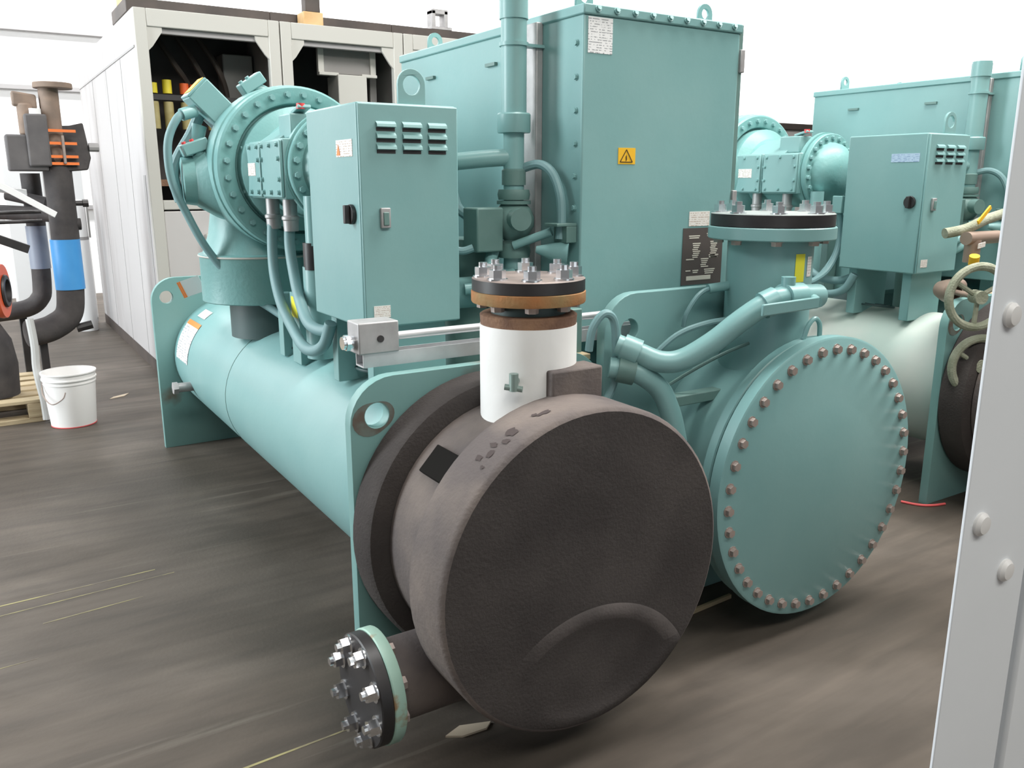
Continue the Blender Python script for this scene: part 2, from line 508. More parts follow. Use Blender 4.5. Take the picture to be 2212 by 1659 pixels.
# ================================================================== chiller
def chiller(off, label, second=False):
    global ORG, SHIFT
    SHIFT = Vector(off)
    R = thing('water_cooled_chiller', (1.75, 3.6, 0), label, 'chiller', 'teal water cooled chillers in the hall')
    T = 'teal'
    EX, EZ = 1.235, 0.52      # evaporator axis
    KX, KZ = 2.31, 0.535      # condenser axis

    # ---- shells and tube sheets
    sh = MB().lathe((EX, 2.15, EZ), (0, 1, 0), [(0, 0), (0, .33), (2.90, .33), (2.90, 0)], 64)\
        .build('evaporator_shell', 'dust_lit_shell' if second else T, R)
    MB().lathe((EX, 3.9, EZ), (0, 1, 0), [(0, .329), (.001, .3316), (.004, .3316), (.005, .329)], 64).build('weld_seam', 'teal_dark', sh)
    ksh = MB().lathe((KX, 2.15, KZ), (0, 1, 0), [(0, 0), (0, .40), (2.90, .40), (2.90, 0)], 64).build('condenser_shell', T, R)
    for y0, nm in ((2.11, 'near'), (5.04, 'far')):
        plate('tube_sheet', rounded(.813, 1.672, 0, .98, .13), [(.892, .872, .036), (1.592, .872, .036)], y0, .04, 'teal_worn', R)
        plate('tube_sheet', rounded(1.685, 2.70, 0, 1.15, .13, .40), [(1.79, 1.03, .036)], y0, .04, T, R)
    rnd = random.Random(3)
    m = MB()
    k = 28
    rr = [.054 + .010 * math.sin(2 * PI * i / k * 2 + 1) + .012 * math.sin(2 * PI * i / k - 2.2) for i in range(k)]
    vs = [(.892 + q * math.cos(2 * PI * i / k), 2.1095, .872 + q * math.sin(2 * PI * i / k)) for i in range(k) for q in (.038, rr[i])]
    m.add(vs, [(2 * i, 2 * i + 1, (2 * i + 3) % (2 * k), (2 * i + 2) % (2 * k)) for i in range(k)])
    m.build('grime_stain', 'grime', R)
    # stickers and stub on the left flank of the evaporator shell
    if not second:
        for a, b, y0, y1, ms in ((4, 39, 4.70, 4.97, 'paper'), (50, 60, 4.74, 4.90, 'paper_sm')):
            m = MB()
            m.lathe((EX, y0, EZ), (0, 1, 0), [(0, .3325), (y1 - y0, .3325)], 12, math.radians(a), math.radians(b))
            lb = m.build('warning_label', ms, sh)
            tag(lb, 'white warning label')
        m = MB().lathe((EX, 4.70, EZ), (0, 1, 0), [(0, .3330), (.27, .3330)], 6, math.radians(39), math.radians(44))
        m.build('warning_label_stripe', 'orange', sh)
        m = MB().cyl((.93, 4.72, .42), (.84, 4.72, .42), .026, n=16).cyl((.85, 4.72, .42), (.825, 4.72, .42), .034, n=6)
        m.build('drain_stub', 'jbox', sh)

    # ---- evaporator water box (foam clad)
    wbx = MB().lathe((EX, 1.70, EZ + .01), (0, 1, 0), [(0, .365), (.0, .375), (.28, .375), (.28, .36)], 64)\
        .build('evaporator_water_box', 'foam_side', R)
    MB().lathe((EX, 1.985, EZ + .01), (0, 1, 0), [(0, .2), (0, .405), (.012, .425), (.03, .433), (.115, .433), (.124, .425), (.124, .2)], 72)\
        .build('foam_flange_wrap', ['foam'], wbx)
    cov = MB()
    cov.lathe((EX, 1.57, EZ + .01), (0, 1, 0), [(0.0, 0), (0.0, .424)], 72)
    cov.use(1).lathe((EX, 1.57, EZ + .01), (0, 1, 0), [(0.0, .424), (.005, .432), (.016, .437), (.16, .437), (.165, .430), (.165, 0)], 72)
    cov.build('foam_end_cover', ['foam', 'foam_side'], wbx)
    # dished pad in the lower part of the cover, cut off by its rim
    m = MB()
    cx, cz, cr = 1.245, 0.075, .358
    P = []
    for i in range(41):
        g = math.radians(20 + 140 * i / 40)
        x, z = cx + cr * math.cos(g), cz + cr * math.sin(g)
        if (x - EX) ** 2 + (z - EZ - .01) ** 2 < .422 ** 2:
            P.append((x, z))
    gl = math.atan2(P[-1][1] - EZ - .01, P[-1][0] - EX) % (2 * PI)
    gr = math.atan2(P[0][1] - EZ - .01, P[0][0] - EX) % (2 * PI)
    for i in range(1, 40):
        g = gl + (gr - gl) * i / 40
        P.append((EX + .422 * math.cos(g), EZ + .01 + .422 * math.sin(g)))
    mx_ = sum(p[0] for p in P) / len(P); mz_ = sum(p[1] for p in P) / len(P)
    n = len(P)
    rings = [(1.0, -.001), (0.975, .007), (.80, .011), (.75, .006), (.5, .004)]

    def fade(x):
        return min(1.0, max(0.12, (x - 1.0) / .22))
    vs = [(mx_ + (x - mx_) * k, 1.5695 - h * fade(x), mz_ + (z - mz_) * k) for k, h in rings for x, z in P] + [(mx_, 1.567, mz_)]
    fs = [(r * n + i, r * n + (i + 1) % n, (r + 1) * n + (i + 1) % n, (r + 1) * n + i) for r in range(4) for i in range(n)]
    fs += [(4 * n + i, 4 * n + (i + 1) % n, 5 * n) for i in range(n)]
    m.add(vs, fs)
    m.m = [1 if i < 2 * n and P[i % n][1] > .27 and P[i % n][0] > 1.03 else 0 for i in range(len(fs))]
    m.build('foam_dished_pad', ['foam', 'foam_band'], wbx, sharp=60)
    # loose foam blocks
    MB().obox((EX + .055, 1.76, .985), (.165, .004, 0), (-.002, .08, 0), (0, 0, .09)).build('foam_block', 'foam_side', wbx, .006)
    g = math.radians(137)
    d, tg = Vector((math.cos(g), 0, math.sin(g))), Vector((-math.sin(g), 0, math.cos(g)))
    c = Vector((EX, 1.855, EZ + .01)) + d * .378
    MB().obox(c, d * .02, Vector((0, .13, 0)), tg * .085).build('foam_patch', 'matte_black', wbx, .003)
    # glue smears on the rim of the cover
    rnd = random.Random(5)
    for gd, yc, sg, sy_ in ((117, 1.64, 2.6, .020), (121, 1.625, 1.6, .016), (124, 1.65, 1.2, .018), (127, 1.63, 2.2, .013), (130, 1.655, 1.5, .016),
                            (132, 1.62, .8, .010), (104, 1.64, 3.0, .012), (107, 1.65, 1.4, .010)):
        vs = []
        for i in range(12):
            h = 2 * PI * i / 12
            q = .55 + .45 * rnd.random()
            t_ = math.radians(gd + sg * q * math.cos(h))
            vs.append((EX + .4383 * math.cos(t_), yc + sy_ * q * math.sin(h), EZ + .01 + .4383 * math.sin(t_)))
        MB().add(vs, [tuple(range(12))]).build('glue_smear', 'glue', wbx)

    # ---- evaporator top nozzle, white wrapped, blanked off
    nx, ny = 1.235, 1.872
    nz = MB().lathe((nx, ny, .84), (0, 0, 1), [(0, 0), (0, .130), (.295, .130), (.295, 0)], 48).build('top_nozzle', 'whitewrap', R)
    MB().lathe((nx, ny, 1.132), (0, 0, 1), [(0, .10), (0, .128), (.028, .130), (.032, .124), (.032, .10)], 40).build('rusty_collar', 'rust_dark', nz)
    MB().lathe((nx, ny, 1.15), (0, 0, 1), [(0, .1), (.05, .1)], 32).build('nozzle_neck', 'hose_dk', nz)
    MB().lathe((nx, ny, 1.193), (0, 0, 1), [(0, .06), (0, .150), (.003, .152), (.029, .152), (.031, .149), (.031, .06)], 48).build('nozzle_flange', 'rust', nz)
    m = MB()
    m.lathe((nx, ny, 1.225), (0, 0, 1), [(0, 0), (0, .150), (.03, .150)], 48)
    m.use(1).lathe((nx, ny, 1.225), (0, 0, 1), [(.03, .150), (.033, .146), (.033, 0)], 48)
    m.build('blind_plate', ['black', 'topplate'], nz)
    for i in range(8):
        g = 2 * PI * (i + .35) / 8
        p = (nx + .120 * math.cos(g), ny + .120 * math.sin(g))
        stamp('nut', 'nut', nut_mb(), 'chrome', nz, (*p, 1.258), (0, 0, 1))
        stamp('bolt_head', 'bolthead', hex_mb(.018, .016), 'zinc', nz, (*p, 1.193), (0, 0, -1))
    m = MB().cyl((1.145, 1.79, 1.005), (1.115, 1.755, 1.005), .010).cyl((1.118, 1.76, .985), (1.118, 1.76, 1.03), .012)
    m.cyl((1.10, 1.775, .995), (1.135, 1.745, .990), .008)
    m.build('drain_cock', 'brass', nz)
    # ---- lower side nozzle, blanked off
    sy, sz = 1.85, .226
    sn = None if second else MB().cyl((1.02, sy, sz), (.745, sy, sz), .108, n=36).build('side_nozzle', 'foam_side', R)
    if not second:
        MB().lathe((.77, sy, sz), (-1, 0, 0), [(0, .06), (0, .149), (.003, .151), (.029, .151), (.032, .148), (.032, .06)], 44).build('nozzle_flange', 'teal_pale', sn)
        MB().lathe((.736, sy, sz), (-1, 0, 0), [(0, 0), (0, .147), (.028, .147), (.031, .143), (.031, 0)], 44).build('blind_plate', 'black', sn)
        for i in range(8):
            g = 2 * PI * (i + .4) / 8
            p = (sy + .118 * math.cos(g), sz + .118 * math.sin(g))
            stamp('nut', 'nut', nut_mb(), 'chrome', sn, (.705, *p), (-1, 0, 0))
            stamp('bolt_head', 'bolthead2', hex_mb(.018, .016), 'zinc', sn, (.77, *p), (1, 0, 0))

    # ---- condenser water box
    kb = MB().lathe((KX, 1.80, KZ), (0, 1, 0), [(0, .40), (.0, .405), (.31, .405), (.31, .38)], 64).build('condenser_water_box', T, R)
    MB().lathe((KX, 1.775, KZ), (0, 1, 0), [(0, .3), (0, .465), (.004, .470), (.034, .470), (.038, .465), (.038, .3)], 72).build('box_flange', T, kb)
    MB().lathe((KX, 1.764, KZ), (0, 1, 0), [(0, .3), (0, .458), (.012, .458), (.012, .3)], 64).build('gasket', 'black', kb)
    MB().lathe((KX, 1.715, KZ), (0, 1, 0), [(0, 0), (0, .472), (.005, .480), (.044, .480), (.049, .474), (.049, 0)], 80).build('end_cover', T, kb)
    nb = 38
    for i in range(nb):
        g = 2 * PI * (i + .3) / nb
        p = (KX + .440 * math.cos(g), KZ + .440 * math.sin(g))
        stamp('cover_bolt', 'kbolt', hex_mb(.0145, .016), 'zinc', kb, (p[0], 1.715, p[1]), (0, -1, 0))
        stamp('rear_nut', 'knut', hex_mb(.0115, .014), 'teal_dark', kb, (p[0], 1.813, p[1]), (0, 1, 0))
    m = MB().tube([(KX - .05, 1.795, KZ + .465), (KX - .03, 1.795, KZ + .51), (KX - .0, 1.795, KZ + .53), (KX + .025, 1.795, KZ + .51), (KX + .03, 1.795, KZ + .465)], .008)
    m.build('lifting_loop', T, kb)
    MB().box(KX - .47, KX - .06, 1.93, 1.975, .80, .835).build('stiffener_bar', 'teal_dark', kb, .004)
    # ---- condenser top nozzle
    cx, cy = KX - .042, 1.965
    kn = MB().lathe((cx, cy, .80), (0, 0, 1), [(0, 0), (0, .18), (.10, .155), (.13, .140), (.53, .140), (.53, 0)], 48).build('top_nozzle', T, R)
    MB().lathe((cx, cy, 1.318), (0, 0, 1), [(0, .1), (0, .204), (.003, .207), (.038, .207), (.041, .204), (.041, .1)], 56).build('nozzle_flange', T, kn)
    m = MB()
    m.lathe((cx, cy, 1.361), (0, 0, 1), [(0, 0), (0, .2), (.038, .2)], 56)
    m.use(1).lathe((cx, cy, 1.361), (0, 0, 1), [(.038, .2), (.041, .196), (.041, 0)], 56)
    m.build('blind_plate', ['black', 'plate_grey'], kn)
    for i in range(8):
        g = 2 * PI * (i + .05) / 8
        p = (cx + .170 * math.cos(g), cy + .170 * math.sin(g))
        stamp('nut', 'nut', nut_mb(), 'chrome', kn, (*p, 1.402), (0, 0, 1))
        stamp('bolt_head', 'bolthead', hex_mb(.018, .016), 'zinc', kn, (*p, 1.318), (0, 0, -1))
    a0 = math.radians(-8)
    for a, b, z0, z1, ms in ((-14, 2, 1.185, 1.275, 'lemon'), (8, 20, 1.20, 1.265, 'paper_sm')):
        MB().lathe((cx, cy, z0), (0, 0, 1), [(0, .1415), (z1 - z0, .1415)], 6, math.radians(a + 0), math.radians(b + 0)).build('pipe_label', ms, kn)

    # ---- loose teal pipes between the two vessels
    p1 = MB().tube([(1.687, 2.05, 1.0), (1.737, 2.0, .975), (1.785, 1.95, .952), (1.84, 1.91, .960), (1.915, 1.86, 1.015), (1.975, 1.82, 1.075),
                    (2.035, 1.79, 1.122), (2.09, 1.77, 1.148), (2.14, 1.765, 1.152), (2.20, 1.765, 1.148)], .035, 16)
    p1 = p1.build('water_pipe', T, R)
    MB().cyl((1.70, 2.037, .994), (1.738, 2.0, .975), .043, n=18).build('pipe_clamp', T, p1)
    MB().cyl((2.045, 1.785, 1.128), (2.085, 1.77, 1.146), .043, n=18).cyl((2.11, 1.765, 1.151), (2.19, 1.765, 1.150), .044, n=18)\
        .cyl((2.18, 1.765, 1.15), (2.28, 1.768, 1.145), .038, n=18).cyl((2.235, 1.765, 1.145), (2.19, 1.70, 1.138), .018, n=12)\
        .cyl((2.13, 1.765, 1.17), (2.13, 1.765, 1.215), .022, n=12).build('valve_body', T, p1)
    MB().obox((2.065, 1.695, 1.136), (.25, 0, .006), (0, .010, 0), (0, 0, .036)).build('valve_lever', T, p1, .004)
    p2 = MB().tube([(1.66, 2.05, .93), (1.73, 2.0, .915), (1.80, 1.97, .86), (1.835, 1.95, .78), (1.86, 1.94, .68)], .034, 16).build('water_pipe', T, R)
    MB().cyl((1.68, 2.035, .928), (1.725, 2.005, .917), .044, n=18).build('pipe_clamp', 'teal_dark', p2)
    MB().tube([(1.585, 2.06, .99), (1.59, 2.05, 1.06), (1.625, 2.04, 1.105), (1.665, 2.04, 1.08), (1.685, 2.05, .98), (1.69, 2.06, .88), (1.66, 2.06, .82)], .013, 10)\
        .build('hose_loop', 'hose', R)
    MB().tube([(1.98, 2.06, 1.03), (1.985, 2.05, 1.08), (2.03, 2.04, 1.14), (2.10, 2.04, 1.155), (2.19, 2.0, 1.16)], .008, 8).build('sensor_cable', 'hose', R)
    MB().cyl((2.07, 2.045, 1.152), (2.16, 2.02, 1.163), .016, n=12).build('sensor_fitting', T, R)
    MB().tube([(1.80, 2.0, .83), (1.90, 1.95, .90), (2.0, 1.90, .96), (2.12, 1.90, .985)], .006, 8).build('capillary_tube', 'teal_dark', R)
    MB().tube([(1.83, 2.06, .93), (1.92, 2.03, 1.01), (2.02, 2.0, 1.045), (2.14, 2.0, 1.05)], .010, 8).build('capillary_tube', 'hose', R)

    # ---- control cabinet
    x0, x1, y0, y1, z0, z1 = .992, 1.322, 2.405, 2.85, 1.06, 1.728
    cc = MB().box(x0, x1, y0 + .012, y1, z0, z1).build('control_cabinet', T, R, .006)
    MB().box(x0 + .001, x1 - .001, y0, y0 + .011, z0 + .004, z1 - .004).build('cabinet_door', 'teal', cc, .004)
    poly = [(1.157, 1.70), (1.197, 1.70)]
    E_ = [(1.132, 1.70), (1.222, 1.70)]
    out = [(1.222, 1.70), (1.222, 1.785)] + [(1.177 + .045 * math.cos(PI * i / 12), 1.785 + .045 * math.sin(PI * i / 12)) for i in range(13)] + [(1.132, 1.70)]
    plate('lifting_eye', out, [(1.177, 1.783, .028)], y0 + .02, .012, T, cc, .002)
    for c_ in range(3):
        for r_ in range(3):
            lx, lz = x0 + .055 + c_ * .085, z1 - .065 - r_ * .032
            m = MB()
            prof = [(0, .012), (-.010, .004), (-.012, -.004), (0, -.006)]
            m.prism([(lx, y0 + dy, lz + dz) for dy, dz in prof], (.062, 0, 0))
            m.build('louver', T, cc)
            MB().box(lx + .001, lx + .061, y0 - .0012, y0, lz - .016, lz - .006).build('louver_slot', 'black', cc)
    MB().box(x0 + .058, x0 + .090, y0 - .012, y0, 1.365, 1.425).build('door_latch', 'jbox', cc, .003)
    MB().box(x0 + .065, x0 + .083, y0 - .016, y0 - .010, 1.373, 1.412).build('latch_insert', 'teal_dark', cc, .002)
    m = MB().cyl((x0, 2.475, 1.405), (x0 - .012, 2.475, 1.405), .030, n=20).obox((x0 - .02, 2.475, 1.405), (.016, 0, 0), (0, .018, 0), (0, 0, .055))
    m.build('rotary_switch', 'black', cc, .002)
    if not second:
        MB().box(x0 - .0015, x0, 2.455, 2.585, 1.575, 1.625).build('warning_label', 'paper_sm', cc)
        MB().prism([(x0 - .003, 2.578, 1.580), (x0 - .003, 2.550, 1.580), (x0 - .003, 2.564, 1.612)], (.001, 0, 0)).build('warning_triangle', 'orange', cc)
    else:
        MB().box(x0 - .0015, x0, 2.45, 2.60, 1.595, 1.635).build('warning_label', 'paper_blue', cc)
    MB().box(x0 + .028, x0 + .083, y0 - .001, y0, 1.092, 1.130).build('maker_label', 'paper_sm', cc)
    # bracket feet under the cabinet
    for yy in (2.45, 2.76):
        MB().box(1.03, 1.29, yy, yy + .05, .82, 1.06).build('cabinet_bracket', T, cc, .004)

    # ---- starter cabinet
    x0, x1, y0, y1, z0, z1 = 1.745, 2.452, 2.33, 3.70, .98, 2.055
    sc = MB().box(x0, x1, y0, y1, z0, z1 - .03).build('starter_cabinet', T, R, .006)
    MB().box(x0 - .006, x1 + .006, y0 - .008, y1 + .006, z1 - .032, z1).build('top_cap', T, sc, .005)
    MB().box(x1, x1 + .022, y0 + .004, y0 + .03, z0, z1).build('hinge_edge', 'teal_dark', sc, .003)
    for z in (1.93, 1.43):
        MB().box(x1 + .004, x1 + .026, y0 - .006, y0 + .03, z - .04, z + .04).build('hinge', 'jbox', sc, .003)
    for i in range(9):
        stamp('cap_screw', 'scr', hex_mb(.009, .010), T, sc, (x0 + .05 + i * .077, y0 - .008, z1 - .014), (0, -1, 0.4))
    for i in range(9):
        stamp('side_screw', 'scr', hex_mb(.009, .010), T, sc, (x0, y0 + .035, z0 + .12 + i * .105), (-1, 0, 0))
    for yy in (2.9, 3.4):
        MB().obox((x0 - .006, yy, 1.93), (.012, 0, 0), (0, .07, 0), (0, 0, .012)).build('side_clip', 'teal_dark', sc)
    for lx, ly in ((x0 + .10, 2.46), (x1 - .05, 2.46), (x0 + .10, 3.55), (x1 - .05, 3.55)):
        out = [(lx + .035, z1), (lx + .035, z1 + .045)] + [(lx + .035 * math.cos(PI * i / 10), z1 + .05 + .035 * math.sin(PI * i / 10)) for i in range(11)] + [(lx - .035, z1)]
        plate('lifting_lug', out, [(lx, z1 + .05, .018)], ly, .012, T, sc, 0)
    MB().box(x0 - .028, x0, 2.56, 2.66, 1.15, 2.03).build('grey_side_strip', 'jbox', sc, .004)  # plain grey strip down the starter's left face
    yf = y0 - .0015
    if not second:
        MB().box(1.762, 1.862, yf, y0, 1.908, 2.018).build('paper_notice', 'paper', sc)
        m = MB().box(2.215, 2.42, yf, y0, 1.125, 1.335)
        m.use(1)
        rows = [(2.245, 2.30, 1.308, 2), (2.335, 2.40, 1.315, 2), (2.265, 2.305, 1.28, 8), (2.355, 2.395, 1.285, 9), (2.235, 2.275, 1.222, 1),
                (2.31, 2.35, 1.222, 5), (2.235, 2.26, 1.180, 1), (2.27, 2.30, 1.180, 2), (2.33, 2.385, 1.182, 3), (2.35, 2.40, 1.235, 2)]
        for xa, xb, zt, nr in rows:
            for i in range(nr):
                m.box(xa + (i * 7 % 3) * .002, xb - (i * 5 % 4) * .004, yf - .0005, yf + .0002, zt - i * .0072 - .0042, zt - i * .0072)
        m.box(2.24, 2.365, yf - .0005, yf + .0002, 1.142, 1.158)
        m.build('data_plate', ['plate_black', 'plate_ink'], sc)
        MB().box(2.242, 2.345, yf, y0, 1.342, 1.395).build('paper_tag', 'paper_sm', sc)
    MB().box(1.900, 1.975, yf, y0, 1.560, 1.614).build('yellow_warning_sticker', 'yellow', sc)
    m = MB()
    A, B, D = (1.908, 1.567), (1.962, 1.567), (1.935, 1.608)
    for p, q in ((A, B), (B, D), (D, A)):
        dx, dz = q[0] - p[0], q[1] - p[1]
        L = math.hypot(dx, dz)
        m.obox(((p[0] + q[0]) / 2, yf - .0008, (p[1] + q[1]) / 2), (dx, 0, dz), (0, .001, 0), (-dz / L * .003, 0, dx / L * .003))
    m.obox((1.935, yf - .0008, 1.580), (.004, 0, .006), (0, .001, 0), (-.002, 0, .015))
    m.build('warning_triangle', 'ink', sc)
    for xx in (1.85, 2.3):
        for yy in (2.5, 3.4):
            MB().box(xx, xx + .06, yy, yy + .06, .86, .985).build('cabinet_leg', T, sc, .004)

    # ---- tall refrigerant riser beside the starter
    rx, ry = 1.632, 2.57
    rs = MB().lathe((rx, ry, 1.20), (0, 0, 1), [(0, 0), (0, .036), (.50, .036)], 24).lathe((rx, ry, 1.70), (0, 0, 1), [(0, .036), (.0, .044), (.405, .044), (.405, 0)], 24)\
        .build('riser_pipe', T, R)
    MB().lathe((rx, ry, 1.665), (0, 0, 1), [(0, .03), (0, .056), (.005, .058), (.06, .058), (.065, .054), (.065, .03)], 28).build('coupling', T, rs)
    MB().lathe((rx, ry, 2.03), (0, 0, 1), [(0, .044), (0, .049), (.065, .049), (.065, .044)], 24).lathe((rx, ry, 2.075), (0, 0, 1), [(0, .04), (0, .047), (.03, .047), (.03, .03)], 24)\
        .build('top_fitting', T, rs)
    MB().lathe((rx, ry, 1.945), (0, 0, 1), [(0, .044), (0, .050), (.012, .050), (.012, .044)], 24).box(rx + .04, 1.745, ry - .02, ry + .02, 1.946, 1.956)\
        .build('pipe_bracket', T, rs)
    MB().lathe((rx, ry, 1.49), (0, 0, 1), [(0, .03), (0, .042), (.05, .042), (.055, .036)], 24)\
        .lathe((rx, ry, 1.44), (0, 0, 1), [(0, .03), (0, .054), (.018, .058), (.035, .054), (.035, .03)], 28)\
        .lathe((rx, ry, 1.425), (0, 0, 1), [(0, .05), (0, .060), (.012, .060), (.012, .05)], 28).build('union', 'teal_dark', rs)
    m = MB().lathe((rx, ry, 1.30), (0, 0, 1), [(0, .035), (.02, .055), (.05, .072), (.08, .072), (.11, .06), (.13, .04)], 28)
    m.cyl((rx - .02, ry - .05, 1.375), (rx - .03, ry - .095, 1.375), .038, n=20)
    m.lathe((rx, ry, 1.24), (0, 0, 1), [(0, .03), (0, .056), (.02, .06), (.05, .056), (.06, .035)], 24)
    m.build('ball_valve', 'teal_dark', rs)
    MB().box(1.46, 1.565, 2.53, 2.63, 1.265, 1.415).build('valve_actuator', 'teal_dark', rs, .006)
    m = MB().tube([(rx, ry, 1.585), (rx - .10, ry + .05, 1.578), (rx - .30, ry + .18, 1.555), (rx - .45, ry + .28, 1.55)], .030, 14, 3)
    tp = m.build('branch_pipe', T, rs)
    m = MB().tube([(1.655, 2.56, 1.545), (1.69, 2.50, 1.56), (1.705, 2.44, 1.53), (1.71, 2.40, 1.46), (1.71, 2.39, 1.38), (1.70, 2.385, 1.31)], .016, 10)
    m.build('oil_hose', 'hose', rs)
    MB().box(1.66, 1.742, 2.345, 2.42, 1.355, 1.365).box(1.70, 1.742, 2.345, 2.42, 1.30, 1.355).build('hose_bracket', 'teal_dark', rs, .002)
    m = MB().cyl((1.64, 2.44, 1.275), (1.725, 2.37, 1.262), .012, .046, n=20).cyl((1.60, 2.52, 1.285), (1.69, 2.42, 1.335), .015, n=12)
    m.build('funnel_fitting', T, rs)
    MB().tube([(1.58, 2.60, 1.30), (1.53, 2.56, 1.235), (1.50, 2.50, 1.215), (1.44, 2.50, 1.20)], .022, 12).build('oil_hose', T, rs)
    MB().tube([(1.46, 2.72, 1.52), (1.475, 2.70, 1.42), (1.50, 2.66, 1.38)], .018, 10).tube([(1.37, 2.70, 1.40), (1.38, 2.62, 1.30), (1.42, 2.58, 1.27), (1.46, 2.56, 1.28)], .014, 10)\
        .build('oil_hose', 'hose', rs)
    MB().tube([(1.42, 2.55, 1.14), (1.50, 2.52, 1.15), (1.60, 2.52, 1.19)], .020, 12).build('oil_hose', T, rs)
    MB().cyl((1.36, 2.62, 1.12), (1.52, 2.62, 1.12), .055, n=24).build('oil_filter', T, rs)
    MB().cyl((1.40, 2.80, 1.12), (1.40, 2.80, 1.52), .05, n=24).cyl((1.40, 2.80, 1.52), (1.40, 2.80, 1.56), .03, n=16).build('oil_separator', 'hose_dk', rs)
    MB().cyl((1.55, 2.75, .82), (1.55, 2.75, 1.30), .11, n=28).build('oil_sump', 'teal_dark', rs)
    if second:
        pass

    # ---- compressor
    ax, az = 1.235, 1.552
    cp = MB().lathe((ax, 3.70, az), (0, 1, 0), [(0, .30), (.03, .350), (.15, .352), (.24, .32), (.34, .22), (.36, 0)], 56).build('compressor', 'teal_cast', R)
    MB().lathe((ax, 3.665, az), (0, 1, 0), [(.03, .25), (.03, .262), (0, .272), (-.004, .28), (-.004, .334), (.004, .343), (.055, .345), (.07, .338), (.07, .2)], 72)\
        .build('casing_ring', 'teal_cast', cp)
    for i in range(28):
        g = 2 * PI * (i + .5) / 28
        stamp('ring_bolt', 'ringb', hex_mb(.012, .014), T, cp, (ax + .307 * math.cos(g), 3.661, az + .307 * math.sin(g)), (0, -1, 0))
    MB().lathe((ax, 3.60, az), (0, 1, 0), [(-.45, 0), (-.45, .17), (-.40, .19), (-.02, .20), (0, .235), (.02, .256), (.10, .256)], 56).build('motor_housing', 'teal_cast', cp)
    md = MB().lathe((ax, 3.14, az), (0, 1, 0), [(-.10, 0), (-.096, .06), (-.075, .12), (-.035, .155), (0, .165), (0, .208), (.004, .212), (.028, .212), (.032, .208), (.032, .22), (.055, .22), (.06, .17)], 56)\
        .build('motor_end_dome', 'teal_cast', cp)
    for i in range(22):
        g = 2 * PI * (i + .5) / 22
        stamp('dome_bolt', 'ringb', hex_mb(.012, .014), T, cp, (ax + .188 * math.cos(g), 3.14, az + .188 * math.sin(g)), (0, -1, 0))
    if second:
        MB().prism([(ax - .04, 3.055, az + .03), (ax + .045, 3.055, az + .03), (ax, 3.075, az + .105)], (0, -.012, 0)).build('warning_triangle', 'lemon', cp)
    # terminal boxes on the flank
    for ya, yb in ((3.175, 3.425), (3.435, 3.69)):
        MB().box(1.012, 1.18, ya, yb, 1.437, 1.658).build('terminal_box', T, cp, .005)
        MB().box(1.0, 1.012, ya + .006, yb - .006, 1.443, 1.652).build('terminal_cover', T, cp, .004)
        for yy in (ya + .03, (ya + yb) / 2, yb - .03):
            for zz in (1.462, 1.636):
                stamp('cover_screw', 'cscr', hex_mb(.008, .010), T, cp, (1.0, yy, zz), (-1, 0, 0))
        for yy in (ya + .02, yb - .02):
            for zz in (1.51, 1.585):
                stamp('cover_screw', 'cscr', hex_mb(.008, .010), T, cp, (1.0, yy, zz), (-1, 0, 0))
    MB().box(.9985, 1.0, 3.50, 3.63, 1.525, 1.575).build('terminal_plate', 'paper_sm', cp)
    MB().box(1.06, 1.16, 3.22, 3.36, 1.66, 1.75).build('junction_box', T, cp, .006)
    MB().obox((1.11, 3.24, 1.765), (.05, 0, .0), (0, .09, -.02), (0, .004, .012)).build('junction_lid', T, cp, .003)
    MB().cyl((1.10, 3.21, 1.765), (1.10, 3.21, 1.785), .016, n=12).build('junction_cap', 'red_cap', cp)
    MB().prism([(1.03, 3.30, 1.655), (1.16, 3.30, 1.655), (1.16, 3.30, 1.74)], (0, .25, 0)).build('cable_gland_hood', T, cp, .004)
    # gear casing volute pointing left
    MB().lathe((.80, 3.93, 1.505), (1, -.12, .02), [(0, 0), (0, .075), (.006, .098), (.055, .106), (.06, .112), (.16, .175), (.36, .29)], 36).build('suction_volute', 'teal_cast', cp)
    # vane actuator and sensors
    c, d = Vector((.945, 3.93, 1.825)), Vector((.13, 0, -.13)).normalized()
    u = Vector((d.z * -1, 0, d.x))
    ac = MB().obox(c + d * .04, d * .25, Vector((0, .13, 0)), u * .115).build('vane_actuator', T, cp, .006)
    MB().obox(c - d * .088 , d * .012, Vector((0, .13, 0)), u * .11).build('actuator_lid', 'fuse_y' if False else T, cp, .004)
    MB().obox(c - d * .0955 + u * .01, d * .002, Vector((0, .10, 0)), u * .085).build('actuator_label', 'yellow', cp)
    for (px, pz, an) in ((.855, 1.645, 20), (1.115, 1.915, 35)):
        g = math.radians(an)
        d1, u1 = Vector((math.cos(g), 0, math.sin(g))), Vector((-math.sin(g), 0, math.cos(g)))
        q = Vector((px, 3.88, pz))
        MB().obox(q, d1 * .11, Vector((0, .075, 0)), u1 * .05).build('sensor_box', T, cp, .005)
        MB().cyl(q - u1 * .02, q - u1 * .10 + d1 * .05, .03, n=16).build('sensor_stem', T, cp)
        for k in (-.02, .015):
            MB().cyl(q + d1 * k - d1 * .015 + u1 * .025, q + d1 * k - d1 * .015 + u1 * .034, .009, n=10).build('sensor_cap', 'red_cap' if an == 20 else T, cp)
    MB().cyl((.90, 3.97, 1.74), (.86, 3.97, 1.60), .035, n=18).build('actuator_arm', T, cp)
    MB().tube([(.905, 3.97, 1.78), (.865, 3.97, 1.70), (.80, 3.96, 1.60), (.775, 3.95, 1.52), (.79, 3.93, 1.42)], .024, 10).build('cable_conduit', 'hose', cp)
    MB().cyl((.875, 3.90, 1.795), (.815, 3.885, 1.775), .026, n=14).build('conduit_fitting', T, cp)
